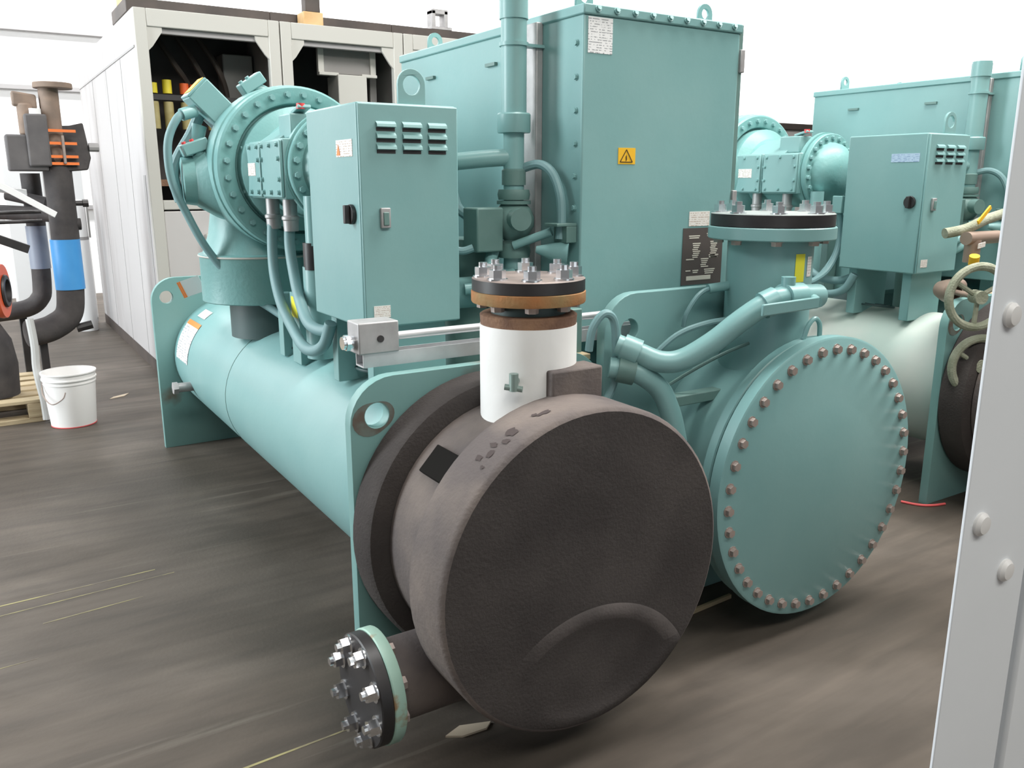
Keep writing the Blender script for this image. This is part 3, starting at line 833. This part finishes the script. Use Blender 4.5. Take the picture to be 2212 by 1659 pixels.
    # conduit loop from the actuator down to the shell
    MB().tube([(.86, 3.90, 1.80), (.80, 3.88, 1.765), (.755, 3.88, 1.68), (.745, 3.88, 1.58), (.758, 3.88, 1.48), (.80, 3.88, 1.37), (.855, 3.86, 1.24), (.93, 3.84, 1.12),
               (1.0, 3.80, 1.03), (1.09, 3.72, .955), (1.15, 3.62, .90)], .017, 12).build('cable_conduit', 'hose', cp)
    # suction neck down to the evaporator
    nk = MB().lathe((1.13, 3.98, .97), (0, 0, 1), [(0, 0), (0, .262), (.004, .266), (.20, .266), (.206, .270), (.214, .270), (.22, .25), (.30, .22), (.42, .20)], 48).build('suction_neck', 'teal_cast', R)
    MB().lathe((1.16, 3.98, .80), (0, 0, 1), [(0, .18), (.17, .18)], 40).build('neck_stub', 'hose_dk', nk)  # dark round stub filling the gap below the neck
    MB().lathe((1.13, 3.98, 1.172), (0, 0, 1), [(0, .268), (.003, .2725), (.008, .2725), (.01, .268)], 48).build('paint_bead', 'cab_frame', nk)
    if not second:
        MB().obox((.862, 4.20, 1.02), (.085, -.035, .03), (.002, .003, 0), (-.03, 0, .075)).build('hang_tag', 'white', nk)
        MB().obox((.820, 4.218, 1.004), (.014, -.008, .006), (.002, .004, 0), (-.03, 0, .075)).build('hang_tag_stripe', 'orange', nk)
        MB().lathe((1.13, 3.98, 1.19), (0, 0, 1), [(0, .2585), (.06, .2385)], 4, math.radians(165), math.radians(178)).build('yellow_mark', 'lemon', nk)
    # feeder conduits from the terminal boxes, sweeping over the shell
    for pts, ft in (([(1.06, 3.50, 1.40), (1.045, 3.49, 1.27), (1.03, 3.44, 1.14), (1.01, 3.30, 1.03), (.99, 3.10, .955), (.975, 2.95, .92), (.985, 2.86, .92), (1.0, 2.80, .955), (1.01, 2.76, 1.03)], 3.50),
                    ([(1.06, 3.28, 1.40), (1.05, 3.28, 1.27), (1.04, 3.22, 1.16), (1.02, 3.10, 1.06), (1.01, 2.98, .995), (1.03, 2.87, .985), (1.05, 2.80, 1.01)], 3.28)):
        cd = MB().tube(pts, .021, 12).build('feeder_conduit', 'hose', R)
        MB().lathe((1.06, ft, 1.315), (0, 0, 1), [(0, .02), (0, .028), (.04, .030), (.045, .034), (.055, .034), (.06, .027), (.125, .027)], 18).build('conduit_fitting', 'jbox', cd)
    m = MB().cyl((1.10, 3.12, .84), (1.10, 3.12, 1.19), .055, n=24)
    m.cyl((1.09, 3.10, 1.27), (1.09, 3.10, 1.45), .036, n=18)
    m.build('oil_line', T, R)
    MB().cyl((1.09, 3.11, 1.18), (1.09, 3.11, 1.28), .044, n=18).build('oil_coupling', 'black', R)
    MB().box(1.04, 1.09, 3.40, 3.46, .80, 1.06).build('stay_plate', T, R, .003)
    MB().box(1.04, 1.09, 3.19, 3.29, .80, 1.08).build('stay_plate', T, R, .003)
    MB().box(1.0385, 1.04, 3.20, 3.27, .985, 1.065).build('yellow_tag', 'lemon', R)
    for zz, rr in ((.862, .06), (.858, .085)):
        MB().torus((1.17, 2.72, zz), (0.12, 0, 1), rr, .005, 32, 6).build('cable_coil', 'hose_dk', R)
    MB().torus((1.12, 3.42, .845), (-0.3, 0, 1), .05, .006, 32, 6).build('cable_coil', 'hose_dk', R)
    # compressor cradle towards the condenser side
    MB().box(1.35, 1.44, 3.2, 4.1, .75, 1.26).build('support_frame', 'teal_dark', R, .005)
    MB().box(1.45, 1.73, 2.95, 3.9, .86, 1.10).build('discharge_duct', T, R, .03)
    MB().cyl((1.62, 3.85, 1.0), (1.62, 3.85, 1.55), .13, n=28).cyl((1.45, 3.85, 1.52), (1.64, 3.85, 1.52), .13, n=28).build('discharge_pipe', T, R)

    # ---- strut rail with junction box lying across the vessel tops
    if not second:
        rl = MB()
        for zz in ((.985, .990), ):
            rl.box(.895, 1.93, 2.20, 2.255, .988, .993)
        rl.box(.895, 1.93, 2.20, 2.204, .993, 1.028).box(.895, 1.93, 2.251, 2.255, .993, 1.028)
        rl = rl.build('strut_rail', 'alu', R)
        MB().box(.880, 1.003, 2.19, 2.275, 1.028, 1.118).build('rail_junction_box', 'jbox', rl, .004)
        MB().cyl((.945, 2.19, 1.070), (.945, 2.186, 1.070), .010, n=14).build('knockout', 'black', rl)
        MB().cyl((.880, 2.23, 1.060), (.846, 2.23, 1.060), .019, n=16).cyl((.866, 2.23, 1.06), (.854, 2.23, 1.06), .024, n=6).build('conduit_connector', 'chrome', rl)
        MB().cyl((1.0, 2.225, 1.068), (1.93, 2.225, 1.068), .012, n=16).build('conduit_rod', 'alu', rl)
        MB().cyl((1.50, 2.225, 1.068), (1.56, 2.225, 1.068), .020, n=16).build('rod_coupling', 'chrome', rl)
        MB().box(1.545, 1.66, 2.195, 2.26, .95, 1.10).build('rail_clamp', 'teal_dark', rl, .004)
    MB().box(1.42, 1.67, 2.16, 2.30, .935, .955).build('wood_shim', 'pallet', R, .003)

    if second:
        MB().box(1.0, 1.03, 2.87, 2.93, 1.34, 1.43).build('cable_gland', T, R, .004)
        MB().tube([(1.02, 2.90, 1.36), (1.05, 2.90, 1.28), (1.045, 2.90, 1.15), (.97, 2.90, 1.04), (.86, 2.90, .99), (.80, 2.90, .985)], .016, 10).build('control_hose', 'hose', R)
        MB().tube([(1.03, 2.92, 1.36), (1.075, 2.92, 1.26), (1.06, 2.92, 1.14), (1.0, 2.92, 1.06), (.92, 2.92, 1.0), (.84, 2.92, .975)], .016, 10).build('control_hose', 'hose', R)
        # valves with taped hand wheels in front of the foam cover
        wf = Vector((-.45, -.89, 0)).normalized()
        for cxx, cyy, czz, rr in ((3.745, 2.06, 1.005, .135), (3.80, 2.05, .69, .125)):
            cxx -= off[0]; cyy -= off[1]
            c = Vector((cxx, cyy, czz))
            hw = MB().torus(c, wf, rr, .019, 40, 10)
            a, u, v = frame(wf)
            for k in range(3):
                g = 2 * PI * k / 3 + .5
                hw.tube([c, c + (u * math.cos(g) + v * math.sin(g)) * rr], .011, 8, 1)
            hw.cyl(c - wf * .03, c + wf * .03, .03, n=14)
            hv = hw.build('hand_wheel', 'oldwheel', R)
            MB().cyl(c, c - wf * .16, .013, n=12).build('valve_stem', 'bronze', hv)
            b = c - wf * .16
            MB().lathe(b, -wf, [(0, .03), (.02, .05), (.06, .055), (.12, .04)], 20).cyl(b - wf * .10, b - wf * .10 + Vector((.22, .05, 0)), .035, n=16)\
                .build('valve_body', 'bronze', hv)
        ox, oy = off[0], off[1]
        MB().tube([(3.80 - ox, 2.28 - oy, 1.27), (3.90 - ox, 2.24 - oy, 1.29), (4.02 - ox, 2.22 - oy, 1.33), (4.2 - ox, 2.22 - oy, 1.36)], .024, 12).build('hose_line', 'oldwheel', R)
        MB().cyl((3.90 - ox, 2.20 - oy, 1.14), (3.90 - ox, 2.20 - oy, 1.24), .035, n=16).cyl((3.84 - ox, 2.2 - oy, 1.25), (4.1 - ox, 2.2 - oy, 1.25), .03, n=14).build('bronze_fitting', 'bronze', R)
        MB().cyl((3.855 - ox, 2.16 - oy, 1.135), (3.84 - ox, 2.15 - oy, 1.175), .022, n=12).build('yellow_plug', 'yellow', R)
        MB().obox((3.93 - ox, 2.18 - oy, 1.355), (.09, 0, .07), (0, .008, 0), (-.012, 0, .016)).build('yellow_lever', 'yellow', R, .002)
        MB().obox((3.90 - ox, 2.158 - oy, 1.22), (.055, 0, .008), (0, .004, 0), (0, 0, .022)).build('paper_tag', 'paper_sm', R)
    SHIFT = Vector((0, 0, 0))
    return R


chiller((0, 0, 0), 'teal chiller in the foreground with black foam drum cover and white wrapped pipe stub')
chiller((2.895, .05, 0), 'second teal chiller at the right, partly hidden behind the bolted grey post', True)


# ================================================================== grey post close to the camera
R = thing('steel_post', (1.23, .65, 0), 'light grey bolted steel post close to the camera at the right edge', 'post')
MB().box(1.128, 1.315, .598, .603, 0, 2.6).box(1.311, 1.315, .603, .68, 0, 2.6).build('post_face', 'post', R, .0015)
MB().box(1.315, 1.345, .655, .68, 0, 2.6).build('dark_seam', 'girt', R)
MB().box(1.345, 1.62, .600, .68, 0, 2.6).build('side_panel', 'post', R, .006)
for x, z in ((1.171, 1.326), (1.167, 1.026), (1.253, .933), (1.171, 1.9), (1.167, .5), (1.253, .35)):
    stamp('bolt', 'pbolt', lambda: MB().lathe((0, 0, 0), (0, 0, 1), [(0, 0), (0, .0175), (.004, .0175), (.009, .013), (.011, 0)], 20), 'post_bolt', R, (x, .598, z), (0, -1, 0))


# ================================================================== white switchgear row
def bay(x0, x1, label, kind):
    y0, y1, H = 6.77, 10.2, 2.69
    R = thing('switchgear_cabinet', ((x0 + x1) / 2, (y0 + y1) / 2, 0), label, 'cabinet', 'white switchgear row behind the chillers')
    xl, xr = x0 + .004, x1 - .004
    sd = MB().box(xl, xl + .03, y0 + .05, y1, .10, H).build('side_panel', 'cab_dirty', R, .004)
    MB().box(xr - .03, xr, y0 + .05, y1, .10, H).build('side_panel', 'cab', R, .004)
    MB().box(xl + .03, xr - .03, y1 - .03, y1, .10, H).build('back_panel', 'grey_in', R)
    MB().box(xl + .03, xr - .03, y0 + .05, y1 - .03, H - .03, H).build('top_panel', 'cab', R)
    MB().box(xl, xr, y0 + .05, y1, 0, .10).build('plinth', 'roof_dark', R)
    if kind == 1:
        for yy in (7.5, 8.3, 9.2):
            MB().box(xl - .002, xl, yy, yy + .008, .1, H - .25).build('panel_seam', 'seam', sd)
        MB().box(xl - .006, xl, y0 + .05, y1, H - .26, H - .245).build('panel_seam', 'seam', sd)
        MB().box(xl - .003, xl, y0 + .12, y0 + .20, .55, 1.55).build('scuff_strip', 'seam', sd)
    fw = .085
    MB().box(xl, xl + fw, y0, y0 + .06, .10, H).build('frame_post', 'cab_frame', R, .006)
    MB().box(xr - fw, xr, y0, y0 + .06, .10, H).build('frame_post', 'cab_frame', R, .006)
    MB().box(xl + fw, xr - fw, y0, y0 + .06, H - .12, H).build('frame_head', 'cab_frame', R, .006)
    MB().box(xl + fw, xr - fw, y0 + .03, y0 + .07, H - .16, H - .12).build('frame_lip', 'girt', R, .004)
    for sx, xx in ((1, xl + fw), (-1, xr - fw)):
        MB().prism([(xx, y0 + .01, H - .12), (xx + sx * .10, y0 + .01, H - .12), (xx + sx * .10, y0 + .01, H - .15), (xx + sx * .03, y0 + .01, H - .25), (xx, y0 + .01, H - .28)], (0, .02, 0))\
            .build('corner_gusset', 'cab_frame', R)
    MB().box(xl + fw, xr - fw, y0, y0 + .05, 1.30, 1.37).build('frame_rail', 'cab_frame', R, .006)
    MB().box(xl + fw, xr - fw, y0 + .006, y0 + .03, .12, 1.29).build('lower_door', 'cab', R, .008)
    if kind == 1:
        MB().box(xl + .36, xr - .30, y0 - .06, y0 + .006, .70, 1.12).build('door_box', 'cab_frame', R, .01)
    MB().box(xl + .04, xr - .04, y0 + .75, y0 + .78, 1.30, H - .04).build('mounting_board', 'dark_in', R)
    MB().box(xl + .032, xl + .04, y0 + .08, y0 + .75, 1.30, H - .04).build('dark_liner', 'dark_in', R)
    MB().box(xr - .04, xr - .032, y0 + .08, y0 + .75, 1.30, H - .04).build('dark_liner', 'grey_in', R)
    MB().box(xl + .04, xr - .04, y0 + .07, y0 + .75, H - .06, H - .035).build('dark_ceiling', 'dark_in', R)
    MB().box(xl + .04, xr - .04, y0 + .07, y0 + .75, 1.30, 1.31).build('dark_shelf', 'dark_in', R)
    if kind == 1:
        MB().box(xl + .10, xr - .15, y0 + .38, y0 + .42, 2.11, 2.15).build('bus_bar', 'black', R)
        for i, (fx, h) in enumerate(((1.315, .075), (1.42, .10), (1.545, .08), (1.62, .075), (1.74, .08))):
            cm = 'fuse_y' if i < 2 else 'fuse_r'
            fu = MB().cyl((fx, y0 + .42, 1.90), (fx, y0 + .42, 2.10), .036, n=14).build('fuse', 'fuse_c', R)
            if i < 4:
                MB().cyl((fx, y0 + .42, 2.16), (fx, y0 + .42, 2.16 + h), .034, n=14).build('fuse_cap', cm, fu)
        for i in range(3):
            MB().tube([(1.40 + i * .16, y0 + .6, 2.60), (1.50 + i * .16, y0 + .5, 2.40), (1.62 + i * .14, y0 + .55, 2.20), (1.60 + i * .15, y0 + .6, 1.95)], .022, 8)\
                .build('power_cable', 'roof_dark', R)
        MB().box(xr - .30, xr - .06, y0 + .55, y0 + .74, 1.9, 2.5).build('control_panel', 'grey_in', R, .01)
        MB().box(xl + .10, xr - .2, y0 + .40, y0 + .70, 1.47, 1.52).build('shelf', 'rust_dark', R)
    if kind == 2:
        for xx, xa, xb in ((2.535, 2.535, 2.70), (2.985, 2.90, 3.035)):
            MB().box(xx, xx + .05, y0 + .15, y0 + .19, 2.36, H - .05).box(xa, xb, y0 + .13, y0 + .19, 2.34, 2.365).build('hood_frame', 'cab_frame', R, .004)
        MB().box(2.585, 2.985, y0 + .165, y0 + .175, 2.36, H - .05).build('hood_panel', 'grey_in', R)
        MB().box(2.68, 2.93, y0 + .10, y0 + .35, 1.75, 2.35).build('white_module', 'cab_frame', R, .008)
        MB().box(3.04, 3.10, y0 + .3, y0 + .34, 1.4, 2.6).build('inner_channel', 'grey_in', R, .004)
        MB().box(2.33, 2.36, y0 + .3, y0 + .34, 1.4, 2.6).build('inner_channel', 'grey_in', R, .004)
    # roof duct set back from the front edge
    MB().box(x0, x1, y0 + .22, y0 + .9, H, H + .10).build('roof_duct', 'roof_dark', R, .006)
    if kind == 1:
        MB().box(x0 + .02, x0 + .12, y0 + .25, y0 + .75, H + .10, H + .30).build('roof_block', 'wood_or', R, .006)
    if kind == 2:
        MB().box(2.40, 2.56, y0 + .05, y0 + .20, H, H + .10).build('roof_block', 'wood_or', R, .006)
        MB().box(2.43, 2.55, y0 + .08, y0 + .18, H + .10, H + .30).build('roof_insulator', 'roof_dark', R, .01)
    if kind == 3:
        lg = MB()
        for xx in (3.62, 3.74):
            lg.box(xx, xx + .035, y0 + .25, y0 + .35, H + .10, H + .26)
        lg.box(3.60, 3.80, y0 + .22, y0 + .38, H + .10, H + .125).box(3.62, 3.775, y0 + .25, y0 + .35, H + .23, H + .27)
        lg.build('roof_bracket', 'jbox', R, .004)
    return R


bay(1.15, 2.19, 'tall white open cabinet with yellow and orange fuses inside, leftmost of the row', 1)
bay(2.19, 3.22, 'white open cabinet with a framed hood and pale module inside, middle of the row', 2)
bay(3.22, 4.25, 'white cabinet mostly hidden behind the big teal starter box', 3)

# low dark roof line of a far equipment row
R = thing('far_equipment_row', (9.3, 8.3, 0), 'distant grey equipment row with dark roof, between the two chillers', 'cabinet')
MB().box(8.2, 10.6, 8.0, 8.8, 0, 2.18).build('body', 'cab', R, .01)
MB().box(8.15, 10.65, 7.95, 8.85, 2.18, 2.26).build('roof', 'roof_dark', R, .01)

# ================================================================== far left: insulated piping on a pallet
R = thing('insulated_pipe_spool', (.55, 6.6, 0), 'black insulated upright pipe with bright blue band and rusty flange on top', 'pipe')
pv = MB().tube([(.555, 6.6, 1.62), (.555, 6.6, 1.1), (.545, 6.6, .75), (.515, 6.6, .60), (.42, 6.58, .53), (.33, 6.56, .505), (.25, 6.54, .50)], .088, 20).build('insulated_pipe', 'pipe_black', R)
MB().lathe((.55, 6.6, .78), (0, 0, 1), [(0, .085), (0, .0935), (.34, .0935), (.34, .085)], 28).build('blue_band', 'blue', pv)
MB().box(.315, .365, 6.57, 6.62, .02, .45).box(.29, .39, 6.54, 6.65, 0, .02).build('support_foot', 'black', R, .004)
MB().lathe((.555, 6.6, 1.62), (0, 0, 1), [(0, .06), (.50, .06)], 20).build('rusty_pipe', 'rustpipe', R)
MB().lathe((.585, 6.6, 2.10), (0, 0, 1), [(0, 0), (0, .115), (.004, .118), (.032, .118), (.036, .115), (.036, 0)], 30).build('pipe_flange', 'rustpipe', R)
MB().box(.27, .50, 6.50, 6.66, 1.57, 1.80).box(.39, .52, 6.48, 6.60, 1.60, 1.93).build('foam_block', 'grey_foam', R, .012)
m = MB().prism([(.50, 6.52, 1.56), (.74, 6.56, 1.58), (.765, 6.56, 1.66), (.74, 6.58, 1.89), (.66, 6.6, 1.87), (.50, 6.56, 1.86)], (0, .22, 0))
m.build('foam_shell', 'pipe_black', R, .01)
for z in (1.62, 1.665, 1.75, 1.83):
    MB().obox((.60, 6.515, z), (.17, .03, 0), (0, .012, 0), (0, 0, .018)).build('orange_band', 'band_or', R)
MB().cyl((.60, 6.505, 1.62), (.60, 6.505, 1.80), .010, n=8).build('tie_rod', 'zinc', R)
MB().cyl((.46, 6.53, 1.93), (.46, 6.53, 1.965), .035, n=14).build('white_cap', 'white', R)
MB().obox((.41, 6.62, 2.02), (.14, 0, -.02), (0, .10, 0), (0, 0, .09)).cyl((.41, 6.6, 1.80), (.41, 6.6, 2.0), .05, n=14).build('valve_head', 'rustpipe', R, .012)
MB().cyl((.76, 6.58, 1.73), (.82, 6.58, 1.73), .03, n=10).build('side_stub', 'girt', R)
MB().cyl((.63, 6.6, 1.36), (.69, 6.6, 1.36), .018, n=10).cyl((.685, 6.6, 1.36), (.72, 6.6, 1.36), .026, n=8).build('side_tap', 'black', R)
MB().cyl((.555, 6.6, 1.22), (.66, 6.6, 1.22), .04, n=12).build('side_boss', 'pipe_black', R)
MB().cyl((.56, 6.62, .50), (.66, 6.62, .52), .03, n=10).build('elbow_tap', 'black', R)

R = thing('insulated_pipe', (.40, 6.95, 0), 'black insulated pipe with dull grey band behind the blue banded pipe', 'pipe')
MB().tube([(.41, 6.95, 1.56), (.41, 6.95, 1.30), (.40, 6.95, .80), (.37, 6.95, .68), (.28, 6.95, .62), (.10, 6.95, .60)], .062, 16).build('pipe_run', 'pipe_black', R)
MB().lathe((.405, 6.95, .90), (0, 0, 1), [(0, .06), (0, .066), (.30, .066), (.30, .06)], 20).build('grey_band', 'blue_grey', R)
MB().cyl((.20, 6.9, 1.30), (.50, 6.75, 1.28), .05, n=14).cyl((.25, 6.9, 1.42), (.48, 6.8, 1.36), .04, n=14).build('branch', 'pipe_black', R)

MB().box(.23, .28, 7.03, 7.08, .02, .60).box(.20, .31, 7.03, 7.10, 0, .02).cyl((.255, 6.95, .595), (.255, 7.08, .595), .02, n=10).build('support_foot', 'black', R, .004)
R = thing('pump', (.08, 6.35, 0), 'dark pump with orange red flange standing on the wooden pallet', 'pump')
MB().lathe((-.20, 6.42, .82), (1, -.25, 0), [(0, 0), (0, .16), (.30, .165), (.34, .175), (.36, .17), (.36, .095)], 32).build('pump_casing', 'redpaint', R)
MB().lathe((.155, 6.335, .82), (1, -.25, 0), [(0, .105), (.012, .10), (.014, .075), (-.02, .07), (-.05, 0)], 28).build('pump_throat', 'black', R)
MB().lathe((.0, 6.34, .148), (0, 0, 1), [(0, 0), (0, .16), (.20, .17), (.36, .15), (.48, .09), (.50, 0)], 28).build('pump_body', 'pipe_black', R)

ORG = Vector((0, 0, 0))
R = MB().tube([(.255, 6.10, .66), (.262, 6.06, .50), (.255, 6.04, .36), (.262, 6.015, .25), (.272, 6.005, .16), (.275, 6.005, .08), (.275, 6.0, .024)], .024, 10).build('flexible_conduit', 'hose_clear')
tag(R, 'grey corrugated conduit hanging from the pump down beside the bucket', 'conduit')
R = thing('wooden_pallet', (-.3, 6.5, 0), 'pale wooden pallet under the pump at the left edge', 'pallet')
for i in range(6):
    MB().box(-1.0, .27, 6.06 + i * .17, 6.06 + i * .17 + .11, .125, .147).build('plank', 'pallet', R, .003)
for xx in (-1.0, -.40, .18):
    MB().box(xx, xx + .09, 6.06, 7.02, .03, .125).build('bearer', 'pallet', R, .003)
for yy in (6.06, 6.48, 6.91):
    MB().box(-1.0, .27, yy, yy + .11, .0, .03).build('bottom_plank', 'pallet', R, .003)

R = thing('plastic_bucket', (.42, 5.90, 0), 'white plastic bucket on the floor beside the pallet', 'bucket')
bk = MB().lathe((.42, 5.90, 0), (0, 0, 1), [(0.004, 0), (.0, .125), (.003, .130), (.30, .152), (.345, .155), (.345, .150), (.012, .124), (.012, 0)], 40).build('bucket_body', 'bucket', R)
for z, r in ((.275, .1535), (.30, .158), (.338, .160)):
    MB().lathe((.42, 5.90, z), (0, 0, 1), [(0, r - .006), (0, r), (.008, r), (.008, r - .006)], 40).build('bucket_rim', 'bucket', R)
MB().lathe((.42, 5.90, .002), (0, 0, 1), [(0, .126), (0, .1315), (.006, .1318), (.006, .126)], 40).build('bucket_base_ring', 'redline', R)
MB().tube([(.268, 5.89, .29), (.262, 5.83, .22), (.30, 5.765, .17), (.36, 5.745, .20), (.38, 5.745, .24)], .004, 6).build('bucket_handle', 'zinc', R)
MB().lathe((.42, 5.90, .10), (0, 0, 1), [(0, .1388), (.12, .1475)], 6, math.radians(215), math.radians(255)).build('bucket_print', 'paper_sm', R)

R = thing('metal_strut', (.3, 6.35, 0), 'bright metal strut slanting down across the insulated pipes', 'strut')
MB().obox((.33, 6.42, 1.40), (.34, 0, -.22), (0, .04, 0), (.02, 0, .035)).build('strut_bar', 'white', R, .003)
MB().obox((.24, 6.44, 1.45), (.22, .0, -.03), (0, .03, 0), (0, 0, .04)).build('strut_plate', 'alu', R, .003)
for z in (1.31, 1.25):
    MB().cyl((-.2, 6.5, z - .01), (.42, 6.5, z), .012, n=8).build('cross_rod', 'black', R)
MB().obox((.12, 6.45, 1.16), (.40, 0, -.18), (0, .05, 0), (.02, 0, .05)).build('dark_brace', 'black', R, .003)

R = thing('white_locker', (.75, 10.4, 0), 'tall white locker against the back, left of the switchgear row', 'locker')
MB().box(.35, 1.10, 10.3, 10.8, .04, 1.70).build('locker_body', 'white', R, .01)
MB().box(.36, .72, 10.285, 10.3, .06, 1.68).build('locker_door', 'white', R, .004)
MB().box(.73, 1.09, 10.285, 10.3, .06, 1.68).build('locker_door', 'white', R, .004)
MB().box(.35, 1.10, 10.32, 10.78, 0, .04).build('locker_base', 'girt', R)
R = thing('white_tank', (.98, 9.75, 0), 'slim white cylinder standing beside the switchgear side panel', 'cylinder')
MB().lathe((.93, 9.75, 0), (0, 0, 1), [(0, 0), (0, .10), (1.25, .10), (1.32, .08), (1.34, 0)], 24).build('cylinder_body', 'white', R)
MB().lathe((.93, 9.75, .93), (0, 0, 1), [(0, .1), (0, .103), (.03, .103), (.03, .1)], 24).build('cylinder_band', 'girt', R)
MB().box(1.035, 1.05, 9.70, 9.72, .95, 1.27).build('level_gauge', 'grey_in', R)

# floor scraps and paint lines
ORG = Vector((0, 0, 0))
R = MB().prism([(.70, 6.45, .001), (.80, 6.49, .001), (.84, 6.56, .001), (.73, 6.50, .001)], (0, 0, .004)).build('cardboard_scrap', 'scrap')
tag(R, 'small tan scrap lying on the floor by the bucket', 'scrap')
ORG = Vector((0, 0, 0))
R = MB().tube([(3.63, 2.24, .006), (3.66, 2.17, .006), (3.71, 2.13, .006), (3.78, 2.11, .006)], .006, 8).build('red_cord', 'redline')
tag(R, 'short red and black cord on the floor at the second chiller foot', 'cord')

fl = bpy.data.objects['floor']
for x0, x1, ya, yb, wd in ((-.9, .46, 3.33, 3.385, .012), (-.7, .52, 3.24, 3.32, .008), (.05, .38, 3.14, 3.17, .007), (-.8, .02, 2.86, 2.90, .008), (.30, .80, 2.0, 2.02, .010)):
    MB().prism([(x0, ya, .0), (x1, yb, .0), (x1, yb + wd * .5, .0), (x0, ya + wd, .0)], (0, 0, .0006)).build('paint_scratch', 'paintline', fl)

R = MB().prism([(.945, 1.84, 0), (.985, 1.815, 0), (1.06, 1.81, 0), (1.085, 1.83, 0), (1.0, 1.86, 0)], (0, 0, .006)).build('paper_scrap', 'scrap')
tag(R, 'pale scrap on the floor under the foreground foam drum', 'scrap')
R = MB().obox((2.10, 1.99, .008), (.24, .014, 0), (-.001, .012, 0), (0, 0, .016)).build('wood_strip', 'pallet', None, .001)
tag(R, 'thin pale wood strip on the floor between the two round covers', 'strip')
